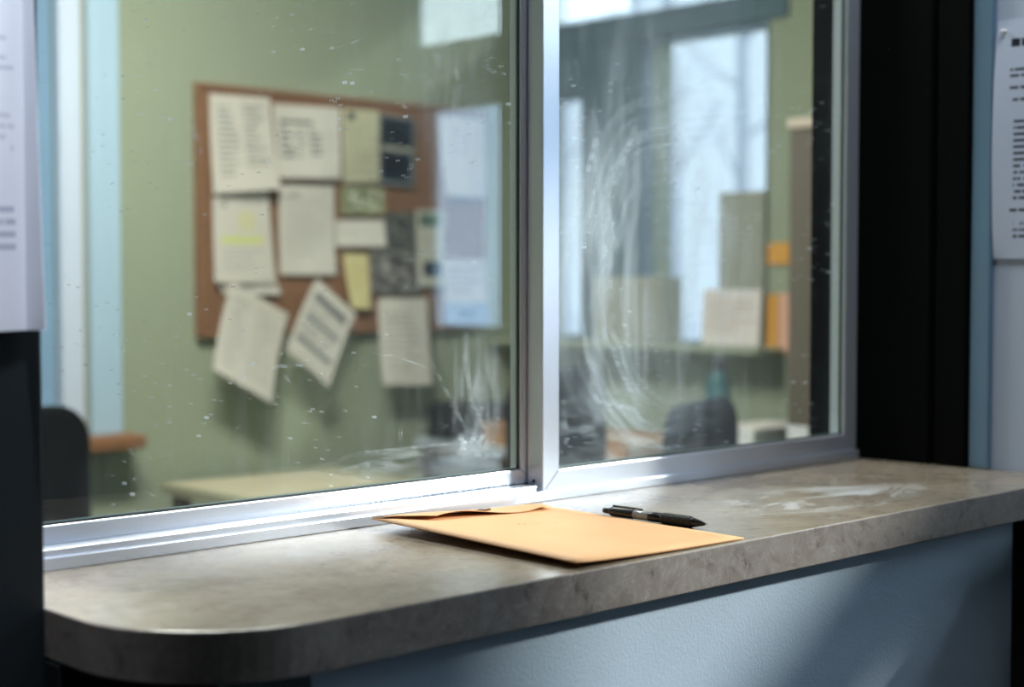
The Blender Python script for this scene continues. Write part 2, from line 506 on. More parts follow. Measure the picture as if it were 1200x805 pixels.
RIGHT_SEGS = [(1.3529, 1.4947, 1.3338, 1.4375, .003, .6), (1.3485, 1.474, 1.3413, 1.4072, .003, .45), (1.4171, 1.4938, 1.3713, 1.4083, .006, .22),
    (1.4017, 1.4668, 1.3667, 1.4236, .006, .22), (1.4734, 1.4334, 1.4899, 1.4298, .003, .35), (1.3732, 1.3048, 1.3828, 1.2108, .0025, .35),
    (1.3828, 1.2108, 1.4189, 1.1564, .0025, .3), (1.3668, 1.3979, 1.3581, 1.3048, .005, .25), (1.3116, 1.5672, 1.3145, 1.5524, S, .6),
    (1.2923, 1.1634, 1.2967, 1.1123, .003, .35), (1.3345, 1.2074, 1.3496, 1.1603, .006, .2), (1.3496, 1.1603, 1.4189, 1.1458, .005, .2)]
GLASS_TINT = (0.955, 0.985, 0.97, 1)
M['pane_left'] = pane_mat('dusty_left_glass', GLASS_TINT, LEFT_SEGS, haze=0.022,
                          smear=[(1.178, 1.17, 0.05, 0.10, 0.22, 90, 9), (1.168, 1.120, 0.03, 0.02, 0.45, 50, 50), (1.06, 1.107, 0.16, 0.02, 0.14, 12, 70), (1.14, 1.53, 0.08, 0.12, 0.08, 60, 9)])
M['pane_right'] = pane_mat('smeared_right_glass', GLASS_TINT, RIGHT_SEGS, swirl=True, haze=0.05,
                           smear=[(1.44, 1.38, 0.25, 0.30, 0.26, 22, 4), (1.36, 1.13, 0.12, 0.06, 0.11, 16, 26), (1.50, 1.15, 0.16, 0.05, 0.07, 12, 26)])
M['pane_clean'] = pane_mat('clear_glass', GLASS_TINT, [], dust=False)
M['pane_dimmed'] = pane_mat('dimmed_window_glass', (0.375, 0.385, 0.395, 1), [], dust=False)  # dark tint put into the glass to dim the sky behind it

# ------------------------------------------------------------------ structure: two rooms
def wall_with_holes(name, axis, t0, t1, a0, a1, z0, z1, holes, material):
    """a wall slab between t0..t1 on its thin axis, cut by rectangular holes (a0,a1,z0,z1)"""
    aa = sorted({a0, a1} | {h[0] for h in holes} | {h[1] for h in holes})
    zz = sorted({z0, z1} | {h[2] for h in holes} | {h[3] for h in holes})
    mb = MB()
    for i in range(len(aa) - 1):
        for j in range(len(zz) - 1):
            ca, cz = (aa[i] + aa[i + 1]) / 2, (zz[j] + zz[j + 1]) / 2
            if any(h[0] < ca < h[1] and h[2] < cz < h[3] for h in holes): continue
            if axis == 'y': mb.box(aa[i], aa[i + 1], t0, t1, zz[j], zz[j + 1])
            else: mb.box(t0, t1, aa[i], aa[i + 1], zz[j], zz[j + 1])
    return struct(mb.build(name, material))

CEIL = 2.7
# office
WB = [(0.95, 1.93, 0.89, 2.15)]                                   # back wall window
wall_with_holes('wall_back', 'y', 3.80, 3.95, -0.3, 3.75, 0, CEIL, WB, M['green'])
WR = [(2.73, 3.23, 1.11, 2.05), (3.47, 3.72, 1.11, 1.905), (2.73, 3.72, 2.125, 2.50)]
wall_with_holes('wall_right', 'x', 3.60, 3.75, 1.35, 3.80, 0, CEIL, WR, M['green'])
struct(MB().box(-0.45, -0.30, 1.12, 3.95, 0, CEIL).build('wall_left', M['green']))
struct(MB().box(-0.45, 3.75, 1.30, 3.95, -0.12, 0).build('floor', M['carpet']))
struct(MB().box(-0.45, 3.75, 1.12, 3.95, CEIL, CEIL + 0.12).build('ceiling', M['ceiling']))
# partition between lobby and office
struct(MB().box(-0.30, 0.20, 1.12, 1.35, 0, CEIL).build('wall_front', M['green']))
struct(MB().box(0.20, 0.555, 1.12, 1.35, 0, CEIL).build('wall_pilaster', M['navy'], bevel=0.003))
struct(MB().box(0.555, 1.90, 1.24, 1.35, 2.16, CEIL).build('wall_header', M['lobby_white']))
struct(MB().box(0.70, 1.79, 0.970, 1.35, 0, 1.010).build('wall_counter_base', M['base_blue'], bevel=0.002))
struct(MB().box(0.555, 0.70, 1.10, 1.35, 0, 1.008).build('wall_counter_return', M['navy']))
struct(MB().box(1.90, 3.60, 1.24, 1.35, 0, CEIL).build('wall_partition', M['green']))
# lobby
struct(MB().box(1.90, 3.0, 0.83, 1.24, 0, CEIL).build('wall_lobby_side', M['lobby_white']))
WL = [(-0.95, -0.45, 1.155, 1.82), (-1.02, 0.75, 1.995, 2.52)]
wall_with_holes('wall_lobby_right', 'x', 3.0, 3.05, -2.4, 0.83, 0, CEIL, WL, M['lobby_white'])
struct(MB().box(-1.65, -1.5, -2.4, 1.12, 0, CEIL).build('wall_lobby_left', M['navy']))
struct(MB().box(-1.65, 3.15, -2.55, -2.4, 0, CEIL).build('wall_lobby_back', M['navy']))
struct(MB().box(-1.5, -0.45, 1.12, 1.27, 0, CEIL).build('wall_lobby_front', M['navy']))
struct(MB().box(-1.65, 3.15, -2.55, 1.30, -0.12, 0).build('floor_lobby', M['floor']))
struct(MB().box(-1.65, 3.15, -2.55, 1.12, CEIL, CEIL + 0.12).build('ceiling_lobby', M['ceiling']))
# right jamb of the opening: two black panels with a seam, then a metal corner trim
struct(MB().box(1.882, 1.90, 1.150, 1.350, 1.05, 2.16).build('trim_1', M['black_panel'], bevel=0.002))
struct(MB().box(1.885, 1.90, 1.095, 1.143, 1.05, 2.70).build('trim_2', M['black_panel'], bevel=0.002))
struct(MB().box(1.890, 1.90, 1.062, 1.093, 1.05, 2.70).build('trim_3', M['trim_blue'], bevel=0.003), 'metal corner trim between the black jamb and the white wall')
struct(MB().box(1.884, 1.90, 0.83, 1.24, 0, 1.008).build('trim_4', M['dark_brown'], bevel=0.002))  # dark brown slab over the white wall below counter height
struct(MB().box(12.0, 12.4, -20, -3, -0.4, 3.35).build('unseen_sky_screen', M['lobby_white']))  # unseen wall added to hide sky from the lower lobby window's reflection
struct(MB().box(1.74, 1.884, 0.44, 0.920, 0, 0.99).build('unseen_shade_block', M['dark_brown'], bevel=0.004))  # unseen block added to shade the right end of the counter wall
# snow outside
struct(MB().box(-25, 45, -30, 45, -0.40, -0.15).build('ground', M['snow']))

# ------------------------------------------------------------------ the sliding window over the counter
W1 = struct(empty('window_1', (0, 0, 0)), 'aluminium sliding service window above the counter')
ZT = 1.05
fr = MB()
fr.box(0.555, 1.882, 1.2662, 1.345, ZT, ZT + 0.009)                 # base of the sill track
fr.box(0.555, 1.882, 1.262, 1.266, ZT, ZT + 0.012)
fr.build('track', M['alu'], W1, bevel=0.0012)
MB().box(0.555, 1.236, 1.2665, 1.290, ZT + 0.009, ZT + 0.0185).build('track_insert', M['alu'], W1, bevel=0.001)
MB().box(0.555, 1.882, 1.262, 1.345, 2.135, 2.16).build('head_track', M['alu'], W1, bevel=0.001)
MB().box(0.555, 0.575, 1.266, 1.345, ZT + 0.019, 2.135).build('left_jamb', M['alu'], W1)
def sash(x0, x1, z0, z1, y0, y1, sl, sr, rb, rt, ypane, pane_m, low_m, radius):
    """mitred members round a glass pane with rounded rubber gasket corners"""
    g = 0.0003
    s = MB().prism([(x0, z0), (x0 + sl, z0 + rb + g), (x0 + sl, z1 - rt), (x0, z1)], y0, y1, 'y').build('sash', M['alu'], W1, bevel=0.0012)
    MB().prism([(x1, z0), (x1, z1), (x1 - sr, z1 - rt), (x1 - sr, z0 + rb)], y0, y1, 'y').build('stile', M['alu'], s, bevel=0.0012)
    MB().prism([(x0 + g, z0), (x1 - g, z0), (x1 - sr, z0 + rb), (x0 + sl + g, z0 + rb)], y0, y1, 'y').build('rail', low_m, s, bevel=0.0012)
    MB().prism([(x0, z1), (x0 + sl, z1 - rt), (x1 - sr, z1 - rt), (x1, z1)], y0, y1, 'y').build('rail', M['alu'], s, bevel=0.0012)
    gx0, gx1, gz0, gz1 = x0 + sl - 0.001, x1 - sr + 0.001, z0 + rb - 0.001, z1 - rt + 0.001
    MB().box(gx0 - 0.004, gx1 + 0.004, ypane, ypane + 0.004, gz0 - 0.004, gz1 + 0.004).build('pane', pane_m, s)
    def loop(ins, rad):
        out = []
        for cx, cz, a0 in ((gx0 + ins + rad, gz0 + ins + rad, 180), (gx1 - ins - rad, gz0 + ins + rad, 270), (gx1 - ins - rad, gz1 - ins - rad, 0), (gx0 + ins + rad, gz1 - ins - rad, 90)):
            for i in range(5):
                a = R(a0 + 90 * i / 4); out.append((cx + rad * math.cos(a), cz + rad * math.sin(a)))
        return out
    def ring(name, i0, i1, ra, ya, yb, m):
        A, B = loop(i0, ra), loop(i1, max(ra - 0.002, 0.0005))
        n = len(A)
        vs = [(p[0], ya, p[1]) for p in A] + [(p[0], ya, p[1]) for p in B] + [(p[0], yb, p[1]) for p in A] + [(p[0], yb, p[1]) for p in B]
        fs = []
        for i in range(n):
            j = (i + 1) % n
            fs += [(i, j, j + n, i + n), (i + 2 * n, i + 3 * n, j + 3 * n, j + 2 * n), (i + n, j + n, j + 3 * n, i + 3 * n), (i, i + 2 * n, j + 2 * n, j)]
        MB().add(vs, fs).build(name, m, s)
    ring('gasket', -0.002, 0.0022, radius, ypane - 0.0035, ypane - 0.0003, M['rubber'])
    ring('bead', 0.0024, 0.0036, radius, ypane - 0.002, ypane - 0.0003, M['gasket_light'])
    return s
sash(0.575, 1.268, 1.0595, 2.133, 1.2945, 1.314, 0.03, 0.030, 0.0255, 0.03, 1.302, M['pane_left'], M['alu_grimy'], 0.004)
rs = sash(1.246, 1.882, 1.0592, 2.134, 1.2672, 1.2925, 0.0275, 0.030, 0.0255, 0.03, 1.277, M['pane_right'], M['alu'], 0.010)
sc_ = MB(); sc_.tube([(1.2459, 1.281, 1.072), (1.2449, 1.281, 1.072)], 0.0022, 12); sc_.build('screw', M['rubber'], rs)

# ------------------------------------------------------------------ office windows
def framed_window(n, axis, t, a0, a1, z0, z1, fw, fm, depth, pane_m, label, mull=None):
    W = struct(empty('window_%d' % n, (0, 0, 0)), label)
    def bx(mb, p, q, r, s_, d0=0.0, d1=depth):
        if axis == 'x': mb.box(t + d0, t + d1, p, q, r, s_)
        else: mb.box(p, q, t + d0, t + d1, r, s_)
        return mb
    f = MB()
    bx(f, a0, a0 + fw, z0, z1); bx(f, a1 - fw, a1, z0, z1); bx(f, a0 + fw, a1 - fw, z0, z0 + fw); bx(f, a0 + fw, a1 - fw, z1 - fw, z1)
    if mull:
        for m in mull: bx(f, m - fw / 2, m + fw / 2, z0 + fw, z1 - fw)
    f.build('frame', fm, W, bevel=0.002)
    bx(MB(), a0 + fw * .5, a1 - fw * .5, z0 + fw * .5, z1 - fw * .5, depth * .45, depth * .45 + 0.005).build('pane', pane_m, W)
    return W
framed_window(2, 'x', 3.595, 2.73, 3.23, 1.11, 2.05, 0.008, M['frame_blue'], 0.06, M['pane_dimmed'], 'tall office window onto the snowy trees')
framed_window(3, 'x', 3.595, 3.47, 3.72, 1.11, 1.905, 0.012, M['frame_blue'], 0.06, M['pane_dimmed'], 'narrow office window beside the aluminium stile')
framed_window(4, 'x', 3.595, 2.73, 3.72, 2.125, 2.50, 0.008, M['frame_blue'], 0.06, M['pane_dimmed'], 'office transom window along the top edge')
struct(MB().box(3.588, 3.60, 2.66, 3.80, 2.052, 2.123).build('trim_5', M['frame_blue'], bevel=0.002))
struct(MB().box(3.588, 3.60, 3.232, 3.468, 1.11, 2.050).build('trim_6', M['frame_blue'], bevel=0.002))
struct(MB().box(3.46, 3.60, 2.66, 3.78, 1.092, 1.108).build('trim_7', M['green'], bevel=0.004))
struct(MB().box(3.588, 3.60, 3.470, 3.80, 1.907, 2.050).build('trim_8', M['frame_blue'], bevel=0.002))
# back wall window with blind, at the left
W5 = framed_window(5, 'y', 3.83, 0.95, 1.93, 0.89, 2.15, 0.03, M['frame_white'], 0.06, M['pane_dimmed'], 'office window with blue slatted blind behind the black chair')
for (a, b, c, d, m) in ((1.925, 1.987, 0.885, 2.25, 'frame_white'), (2.008, 2.100, 0.885, 2.28, 'casing_blue'), (1.987, 2.008, 0.885, 2.27, 'beige_card'), (0.86, 0.95, 0.885, 2.28, 'casing_blue')):
    MB().box(a, b, 3.770 if m != 'beige_card' else 3.785, 3.80, c, d).build('casing', M[m], W5, bevel=0.002)
MB().box(0.95, 1.925, 3.77, 3.80, 2.15, 2.28).build('casing', M['casing_blue'], W5, bevel=0.002)
MB().box(0.80, 2.134, 3.70, 3.80, 0.845, 0.884).build('sill', M['oak'], W5, bevel=0.008, seg=3)
blind = empty('window_blind', (0.955, 3.795, 0.895)); tag(blind, 'blue slatted blind hanging in the office window behind the black chair', 'blind')
MB().box(0, 0.965, -0.005, 0.022, 1.215, 1.248).build('head_rail', M['slat'], blind)
sl_me = None
for i in range(66):
    if sl_me is None:
        s_ = MB().add([(0, -.006, -.009), (.965, -.006, -.009), (.965, .004, .0005), (0, .004, .0005), (0, .010, .009), (.965, .010, .009), (0, -.006, -.0083), (.965, -.006, -.0083), (.965, .004, .0012), (0, .004, .0012), (0, .010, .0097), (.965, .010, .0097)],
                      [(0, 1, 2, 3), (3, 2, 5, 4), (7, 6, 9, 8), (8, 9, 10, 11), (0, 6, 7, 1), (4, 5, 11, 10)]).build('slat', M['slat'], blind)
        sl_me = s_
    else:
        s_ = sl_me.copy(); COL.objects.link(s_); s_.parent = blind
    s_.location = (0, 0.006, 0.014 + i * 0.0182)
MB().box(0, 0.965, 0.0, 0.016, -0.004, 0.006).build('bottom_rail', M['slat'], blind)
# lobby windows
framed_window(6, 'x', 3.01, -0.95, -0.45, 1.155, 1.82, 0.012, M['frame_blue'], 0.03, M['pane_clean'], 'lobby window that the left glass reflects')
framed_window(7, 'x', 3.01, -1.02, 0.75, 1.995, 2.52, 0.012, M['frame_blue'], 0.03, M['pane_clean'], 'lobby transom window that the left glass reflects')
for (nm, x, y, z, sx, sy, rot) in (('portal_lobby_window', 3.07, -0.70, 1.49, 0.46, 0.66, (0, R(90), 0)), ('portal_lobby_transom', 3.07, -0.135, 2.26, 1.77, 0.52, (0, R(90), 0)),
                              ('portal_office_window', 3.74, 2.98, 1.58, 0.5, 0.94, (0, R(90), 0)), ('portal_office_transom', 3.74, 3.225, 2.31, 0.99, 0.37, (0, R(90), 0))):
    area_light(nm, (x, y, z), sy, sx, 1.0, (1, 1, 1), rot, portal=True)

# ------------------------------------------------------------------ lamps
def troffer(name, loc, sx, sy, power, color, label, group=None):
    e = empty(name, loc)
    tag(e, label, 'ceiling lamp', group)
    f = MB()
    hx, hy = sx / 2, sy / 2
    f.box(-hx - .03, hx + .03, -hy - .03, -hy, -.05, 0); f.box(-hx - .03, hx + .03, hy, hy + .03, -.05, 0)
    f.box(-hx - .03, -hx, -hy, hy, -.05, 0); f.box(hx, hx + .03, -hy, hy, -.05, 0)
    f.build('housing', M['lamp_body'], e)
    k = NT(name + '_diffuser'); k.b.inputs['Base Color'].default_value = (.9, .9, .9, 1)
    k.b.inputs['Emission Color'].default_value = tuple(color) + (1,)
    k.b.inputs['Emission Strength'].default_value = 3.0
    MB().box(-hx, hx, -hy, hy, -.03, -.02).build('diffuser', k.m, e)
    area_light(name + '_light', (loc[0], loc[1], loc[2] - .055), sx, sy, power, color)
    return e
troffer('unseen_ceiling_lamp', (1.35, 0.55, CEIL), 0.6, 0.6, LOBBY_FILL_W, (0.86, 0.93, 1.0), 'unseen square lamp panel added on the lobby ceiling to brighten the counter')  # unseen lamp added for extra light on counter and lobby walls
troffer('unseen_ceiling_lamp', (1.62, 2.62, CEIL), 0.9, 0.24, OFFICE_LAMP_W, (1.0, 0.97, 0.93), 'long white lamp panel on the office ceiling before the board')

# unseen spot added in the lobby ceiling to brighten the pilaster notice
dl = empty('added_downlight', (0.46, 0.86, CEIL)); tag(dl, 'unseen round spot added above the dark pilaster to brighten its notice', 'ceiling lamp')
MB().tube([(0, 0, -.004), (0, 0, 0)], [.06, .065], 24).build('trim_ring', M['lamp_body'], dl)
MB().tube([(0, 0, -.006), (0, 0, -.0042)], [.045, .045], 24).build('lens', M['white_plastic'], dl)
sd = bpy.data.lights.new('added_downlight_lamp', 'SPOT'); sd.energy = 235; sd.spot_size = R(22); sd.spot_blend = 0.7; sd.shadow_soft_size = 0.04; sd.color = (0.84, 0.91, 1.0)
so = bpy.data.objects.new('added_downlight_lamp', sd); COL.objects.link(so); so.location = (0.46, 0.86, CEIL - .02)
so.rotation_euler = (Vector((0.40, 1.118, 1.42)) - so.location).to_track_quat('-Z', 'Y').to_euler()

# ------------------------------------------------------------------ the counter
def counter_poly():
    x0, x1, y0, y1, r = 0.556, 1.90, 0.938, 1.300, 0.130
    p = [(x1, y0), (x1, y1), (x0, y1)]
    for i in range(17):
        a = R(180 + 90 * i / 16)
        p.append((x0 + r + r * math.cos(a), y0 + r + r * math.sin(a)))
    return p
ct = MB().prism(counter_poly(), 1.010, 1.05, 'z').build('counter', M['counter'], bevel=0.0016, seg=3)
ct.data.materials.append(M['counter_edge'])
for p in ct.data.polygons:
    if abs(p.normal.z) < 0.5: p.material_index = 1
tag(ct, 'mottled grey brown laminate counter top with rounded corner below the window', 'counter')

# ------------------------------------------------------------------ envelope
EX0, EX1, EY0, EY1 = 0.975, 1.212, 0.944, 1.246
def env_pt(x, y, top):
    u = (x - EX0) / (EX1 - EX0); v = (y - EY0) / (EY1 - EY0)
    puff = 0.0035 * (math.sin(math.pi * min(max(u, 0), 1)) ** 0.5) * (0.45 + 0.55 * math.sin(math.pi * min(max(v, 0.0), 1)) ** 0.5)
    lift = 0.011 * (1 - u) ** 2 * (0.55 + 0.45 * v)
    return (x, y, 1.0506 + lift * 0.9 + (0.0012 + puff if top else 0.0))
def envelope():
    nu, nv = 14, 18
    vs, fs = [], []
    for top in (0, 1):
        for j in range(nv + 1):
            for i in range(nu + 1):
                x = EX0 + (EX1 - EX0) * i / nu; y = EY0 + (EY1 - EY0) * j / nv
                x += (y - 1.1) * 0.02 - 0.004 * (1 - j / nv) * 0
                p = env_pt(EX0 + (EX1 - EX0) * i / nu, y, top)
                vs.append((x, p[1], p[2]))
    N = (nu + 1) * (nv + 1)
    for j in range(nv):
        for i in range(nu):
            a = j * (nu + 1) + i
            fs.append((a, a + nu + 1, a + nu + 2, a + 1))
            fs.append((N + a, N + a + 1, N + a + nu + 2, N + a + nu + 1))
    for i in range(nu):
        fs.append((i, i + 1, N + i + 1, N + i)); b = nv * (nu + 1) + i
        fs.append((b + 1, b, N + b, N + b + 1))
    for j in range(nv):
        a = j * (nu + 1); fs.append((a + nu + 1, a, N + a, N + a + nu + 1))
        b = a + nu; fs.append((b, b + nu + 1, N + b + nu + 1, N + b))
    o = MB().add(vs, fs).build('envelope', M['manila'], smooth=True)
    def flap(u, v):
        # v = 0 at the fold, 1 at the free edge that springs up over the body
        y = EY1 - 0.001
        ins = 0.03 * v
        xx = EX0 + ins * 1.5 + (EX1 - EX0 - ins * 2.2) * u
        b = env_pt(xx, y, True)
        h = (0.0062 * math.exp(-((u - 0.22) / 0.27) ** 2) + 0.0035 * math.exp(-((u - 0.92) / 0.12) ** 2) + 0.0012) * v ** 0.7 + 0.0006
        return (xx + 0.003, y - 0.047 * v + 0.0035 * math.sin(math.pi * u * 2.2) * v, b[2] + h)
    fl = sheet('flap', flap, M['manila'], o, 16, 6, 0.0007)
    c = flap(0.5, 0.62)
    cl = MB()
    cl.tube([(c[0], c[1], c[2] + .0003), (c[0], c[1], c[2] + .0022)], 0.0048, 14)
    cl.tube([(c[0] - .011, c[1] + .001, c[2] + .0012), (c[0] + .011, c[1] - .001, c[2] + .0012)], 0.0011, 6)
    cl.build('clasp', mat('dull_brass_clasp', lin(92, 78, 58), 0.4, 0.8), o)
    return o
tag(envelope(), 'tan manila envelope with sprung flap and metal clasp lying on the counter', 'envelope')

# ------------------------------------------------------------------ pen
def pen():
    e = empty('pen', (1.2145, 1.140, 1.0568))
    tip = Vector((1.2265, 1.004, 1.0558))
    d = tip - Vector(e.location); L = d.length
    e.rotation_euler = d.to_track_quat('X', 'Z').to_euler()
    def rev(name, prof, m, seg=20):
        return MB().tube([(x, 0, 0) for x, r in prof], [r for x, r in prof], seg).build(name, m, e, smooth=True)
    rev('clicker', [(0.0, .0026), (.001, .0031), (.009, .0031), (.0095, .0028)], M['black'])
    rev('barrel', [(.0085, .0034), (.011, .0050), (.014, .0054), (.040, .0054), (.0415, .0050)], M['black'])
    k = NT('smoked_clear_plastic')
    k.b.inputs['Base Color'].default_value = lin(120, 126, 128); k.b.inputs['Roughness'].default_value = 0.15
    tc = k.n('ShaderNodeTexCoord'); k.l(k.mix(k.noise(tc.outputs['Object'], 60), lin(90, 96, 98), lin(170, 176, 178)), k.b.inputs['Base Color'])
    rev('ink_window', [(.0415, .0048), (.042, .0050), (.070, .0050), (.0705, .0048)], k.m)
    rev('collar', [(.062, .0051), (.0625, .0053), (.080, .0053)], M['black'])
    prof = [(.078, .0052), (.080, .0060)]
    for i in range(9):
        x = .083 + i * .0035; prof += [(x, .0062), (x + .0008, .0059), (x + .0016, .0059), (x + .0022, .0062)]
    prof += [(.1155, .0060), (.117, .0054)]
    rev('grip', prof, M['grip'])
    rev('cone', [(.117, .0052), (.119, .0049), (L - .006, .0022), (L - .004, .0016)], M['black'])
    rev('nib', [(L - .004, .0012), (L - .001, .0009), (L, .0004)], M['chrome'])
    c = MB()
    # clip along the upper side of the barrel
    c.box(.012, .050, -.0016, .0016, .0066, .0078); c.box(.011, .0145, -.0022, .0022, .0045, .0078); c.box(.046, .050, -.0016, .0016, .0054, .0068)
    o = c.build('clip', M['black'], e, bevel=0.0005); o.location = (0, 0.0003, -0.0008)
    o.rotation_euler = (R(-25), 0, 0)
    MB().box(.016, .044, -.0004, .0004, .00775, .0080).build('clip_line', M['chrome'], e).rotation_euler = (R(-25), 0, 0)
    return e
tag(pen(), 'black retractable ballpoint pen with ribbed grip lying beside the envelope', 'pen')

# ------------------------------------------------------------------ notices in the lobby
INK = lin(70, 78, 96); INKD = lin(40, 46, 58); GREY = lin(120, 124, 128)
pm = print_mat('lobby_notice_print', lin(206, 216, 235),
    [('lines', .10, .865, .55, .935, 1, INKD), ('lines', .22, .825, .62, .87, 1, INKD), ('lines', .10, .75, .9, .80, 2, INK), ('lines', .10, .70, .5, .725, 1, INK),
     ('lines', .12, .65, .7, .675, 1, INK), ('lines', .28, .60, .8, .63, 1, INKD), ('lines', .13, .24, .92, .585, 13, INK), ('lines', .11, .19, .6, .215, 1, INKD), ('lines', .13, .08, .85, .16, 3, INK)])
def right_notice(u, v):
    y = 1.061 - 0.216 * u
    lift = 0.010 * max(0, 1 - u * 3) ** 1.5 * math.sin(math.pi * min(v * 1.0, 1)) ** 0.7 + 0.003 * (1 - v)
    return (1.8985 - lift, y, 1.335 + 0.318 * v)
tag(sheet('notice', right_notice, pm, None, 14, 14), 'white typed notice pinned to the pale wall beside the metal corner trim', 'notice')
pin = empty('push_pin', (1.897, 1.049, 1.637))
MB().tube([(0, 0, 0), (-.002, 0, 0), (-.003, 0, 0), (-.007, 0, 0), (-.008, 0, 0)], [.0035, .0035, .0022, .0026, .0030], 14).build('head', M['white_plastic'], pin, smooth=True)
MB().tube([(0.006, 0, 0), (0, 0, 0)], [.0003, .0005], 8).build('needle', M['chrome'], pin)
tag(pin, 'small white push pin in the top corner of the typed notice', 'pin')

pl = print_mat('pilaster_notice_print', lin(226, 228, 238),
    [('lines', .10, .90, .84, .95, 2, lin(180, 182, 196)), ('lines', .08, .66, .84, .86, 8, lin(196, 198, 210)), ('lines', .08, .40, .84, .62, 8, lin(200, 202, 214)), ('lines', .08, .20, .84, .36, 5, lin(176, 180, 196)), ('lines', .6, .08, .80, .13, 1, lin(150, 154, 165))])
def left_notice(u, v):
    x = 0.345 + 0.196 * min(u, 0.88) / 0.88
    fl = max(0, (u - 0.88) / 0.12)
    ripple = 0.004 * math.sin(math.pi * u) ** 2
    return (x + 0.002 * fl, 1.1165 - (0.010 + 0.016 * (1 - v)) * fl - ripple, 1.265 + 0.005 * u + 0.297 * v)
tag(sheet('notice', left_notice, pl, None, 24, 12), 'white printed notice with a curling edge on the dark pilaster', 'notice')

# ------------------------------------------------------------------ bulletin board
BY = 3.776
bb = empty('bulletin_board', (2.894, 3.80, 1.50))
tag(bb, 'wide cork bulletin board crowded with papers on the green office wall', 'bulletin board')
MB().box(-.540, .540, -.020, 0, -.352, .352).build('cork_panel', M['cork'], bb)
fm = mat('board_frame_wood', lin(140, 100, 70), 0.6, var=0.12, nscale=25)
MB().box(-.548, -.534, -.027, 0, -.360, .360).build('frame_rail', fm, bb, bevel=.002)
MB().box(.534, .548, -.027, 0, -.360, .360).build('frame_rail', fm, bb, bevel=.002)
MB().box(-.534, .534, -.027, 0, .346, .360).build('frame_rail', fm, bb, bevel=.002)
MB().box(-.534, .534, -.027, 0, -.360, -.346).build('frame_rail', fm, bb, bevel=.002)

PAP = lin(212, 206, 192); TXT = lin(150, 148, 140); DRK = lin(70, 74, 72)
def pinned(corners, layer, curl_bl, curl_br, material, label, cat='paper', tilt=0.0, curl_tr=0.0, bow=0.003):
    TL, TR, BR, BL = [Vector((c[0], 0, c[1])) for c in corners]
    def f(u, v):
        p = (BL * (1 - u) + BR * u) * (1 - v) + (TL * (1 - u) + TR * u) * v
        lift = (curl_bl * (1 - u) + curl_br * u) * (1 - v) ** 1.8 + curl_tr * u ** 3 * v ** 3 + bow * math.sin(math.pi * u) * (1 - v)
        return (p.x, BY - 0.0265 * (1 if layer < 0 else 0) - 0.002 - 0.0016 * abs(layer) - lift, p.z)
    return tag(sheet('paper', f, material, None, 10, 12), label, cat, 'papers pinned to the bulletin board')
YEL = lin(206, 210, 130)
pinned([(2.38, 1.830), (2.585, 1.834), (2.601, 1.568), (2.385, 1.548)], 4, .012, .03, print_mat('letter_a', PAP,
    [('lines', .12, .15, .46, .9, 12, TXT), ('lines', .54, .25, .9, .92, 12, lin(140, 138, 130))]), 'two-column typed letter in the top corner of the board by its bare edge')
pinned([(2.597, 1.818), (2.843, 1.824), (2.838, 1.609), (2.61, 1.601)], 3, .01, .01, print_mat('letter_b', PAP,
    [('lines', .08, .72, .86, .82, 1, lin(80, 84, 80)), ('lines', .08, .26, .28, .72, 5, DRK), ('lines', .30, .26, .46, .7, 6, lin(150, 150, 140)), ('lines', .52, .30, .70, .70, 5, lin(84, 88, 84)), ('lines', .74, .32, .92, .7, 6, lin(190, 186, 176))]), 'wide white sheet with dark heading bar and dark columns')
pinned([(2.852, 1.824), (2.994, 1.827), (2.99, 1.605), (2.854, 1.599)], 2, .004, .006, print_mat('letter_c', lin(196, 192, 160),
    [('rect', .14, .85, .34, .95, lin(50, 62, 56)), ('lines', .1, .08, .9, .8, 12, lin(170, 166, 136))]), 'narrow cream leaflet with a small dark emblem at top')
pinned([(2.998, 1.819), (3.139, 1.811), (3.128, 1.597), (2.993, 1.602)], 3, .004, .006, print_mat('letter_d', lin(120, 128, 130),
    [('photo', .04, .56, .93, .96, lin(10, 18, 24), lin(40, 54, 60)), ('rect', .04, .50, .93, .55, lin(170, 166, 140)), ('photo', .04, .05, .90, .47, lin(6, 12, 20), lin(34, 48, 60))]), 'dark flyer of two blue-black photographs one above the other')
pinned([(3.239, 1.831), (3.439, 1.832), (3.439, 1.573), (3.252, 1.572)], 2, .02, .004, print_mat('letter_e', lin(214, 210, 206),
    [('lines', .3, .5, .7, .85, 4, lin(190, 188, 186))]), 'nearly blank white sheet in the top corner beside the dark photo flyer')
pinned([(2.414, 1.36), (2.580, 1.36), (2.620, 1.260), (2.419, 1.261)], 1, .008, .01, print_mat('letter_f', PAP, [('lines', .1, .1, .8, .3, 2, TXT)]), 'blank-footed sheet peeping out beneath the highlighted letter')
pinned([(2.391, 1.563), (2.58, 1.563), (2.596, 1.294), (2.388, 1.295)], 3, .012, .012, print_mat('letter_g', PAP,
    [('lines', .14, .80, .30, .92, 2, DRK), ('lines', .40, .84, .9, .92, 2, lin(180, 176, 166)), ('rect', .42, .56, .72, .76, lin(208, 204, 160)), ('rect', .14, .42, .84, .50, YEL), ('lines', .14, .1, .85, .38, 5, lin(184, 180, 172))]), 'white letter with yellow highlighter bands at mid-page')
pinned([(2.616, 1.581), (2.819, 1.587), (2.82, 1.318), (2.617, 1.318)], 2, .004, .006, print_mat('letter_h', PAP,
    [('lines', .12, .2, .88, .85, 14, lin(192, 187, 176)), ('rect', .15, .86, .40, .92, lin(170, 166, 156))]), 'plain pale typed letter in the middle of the board under the dark-headed sheet')
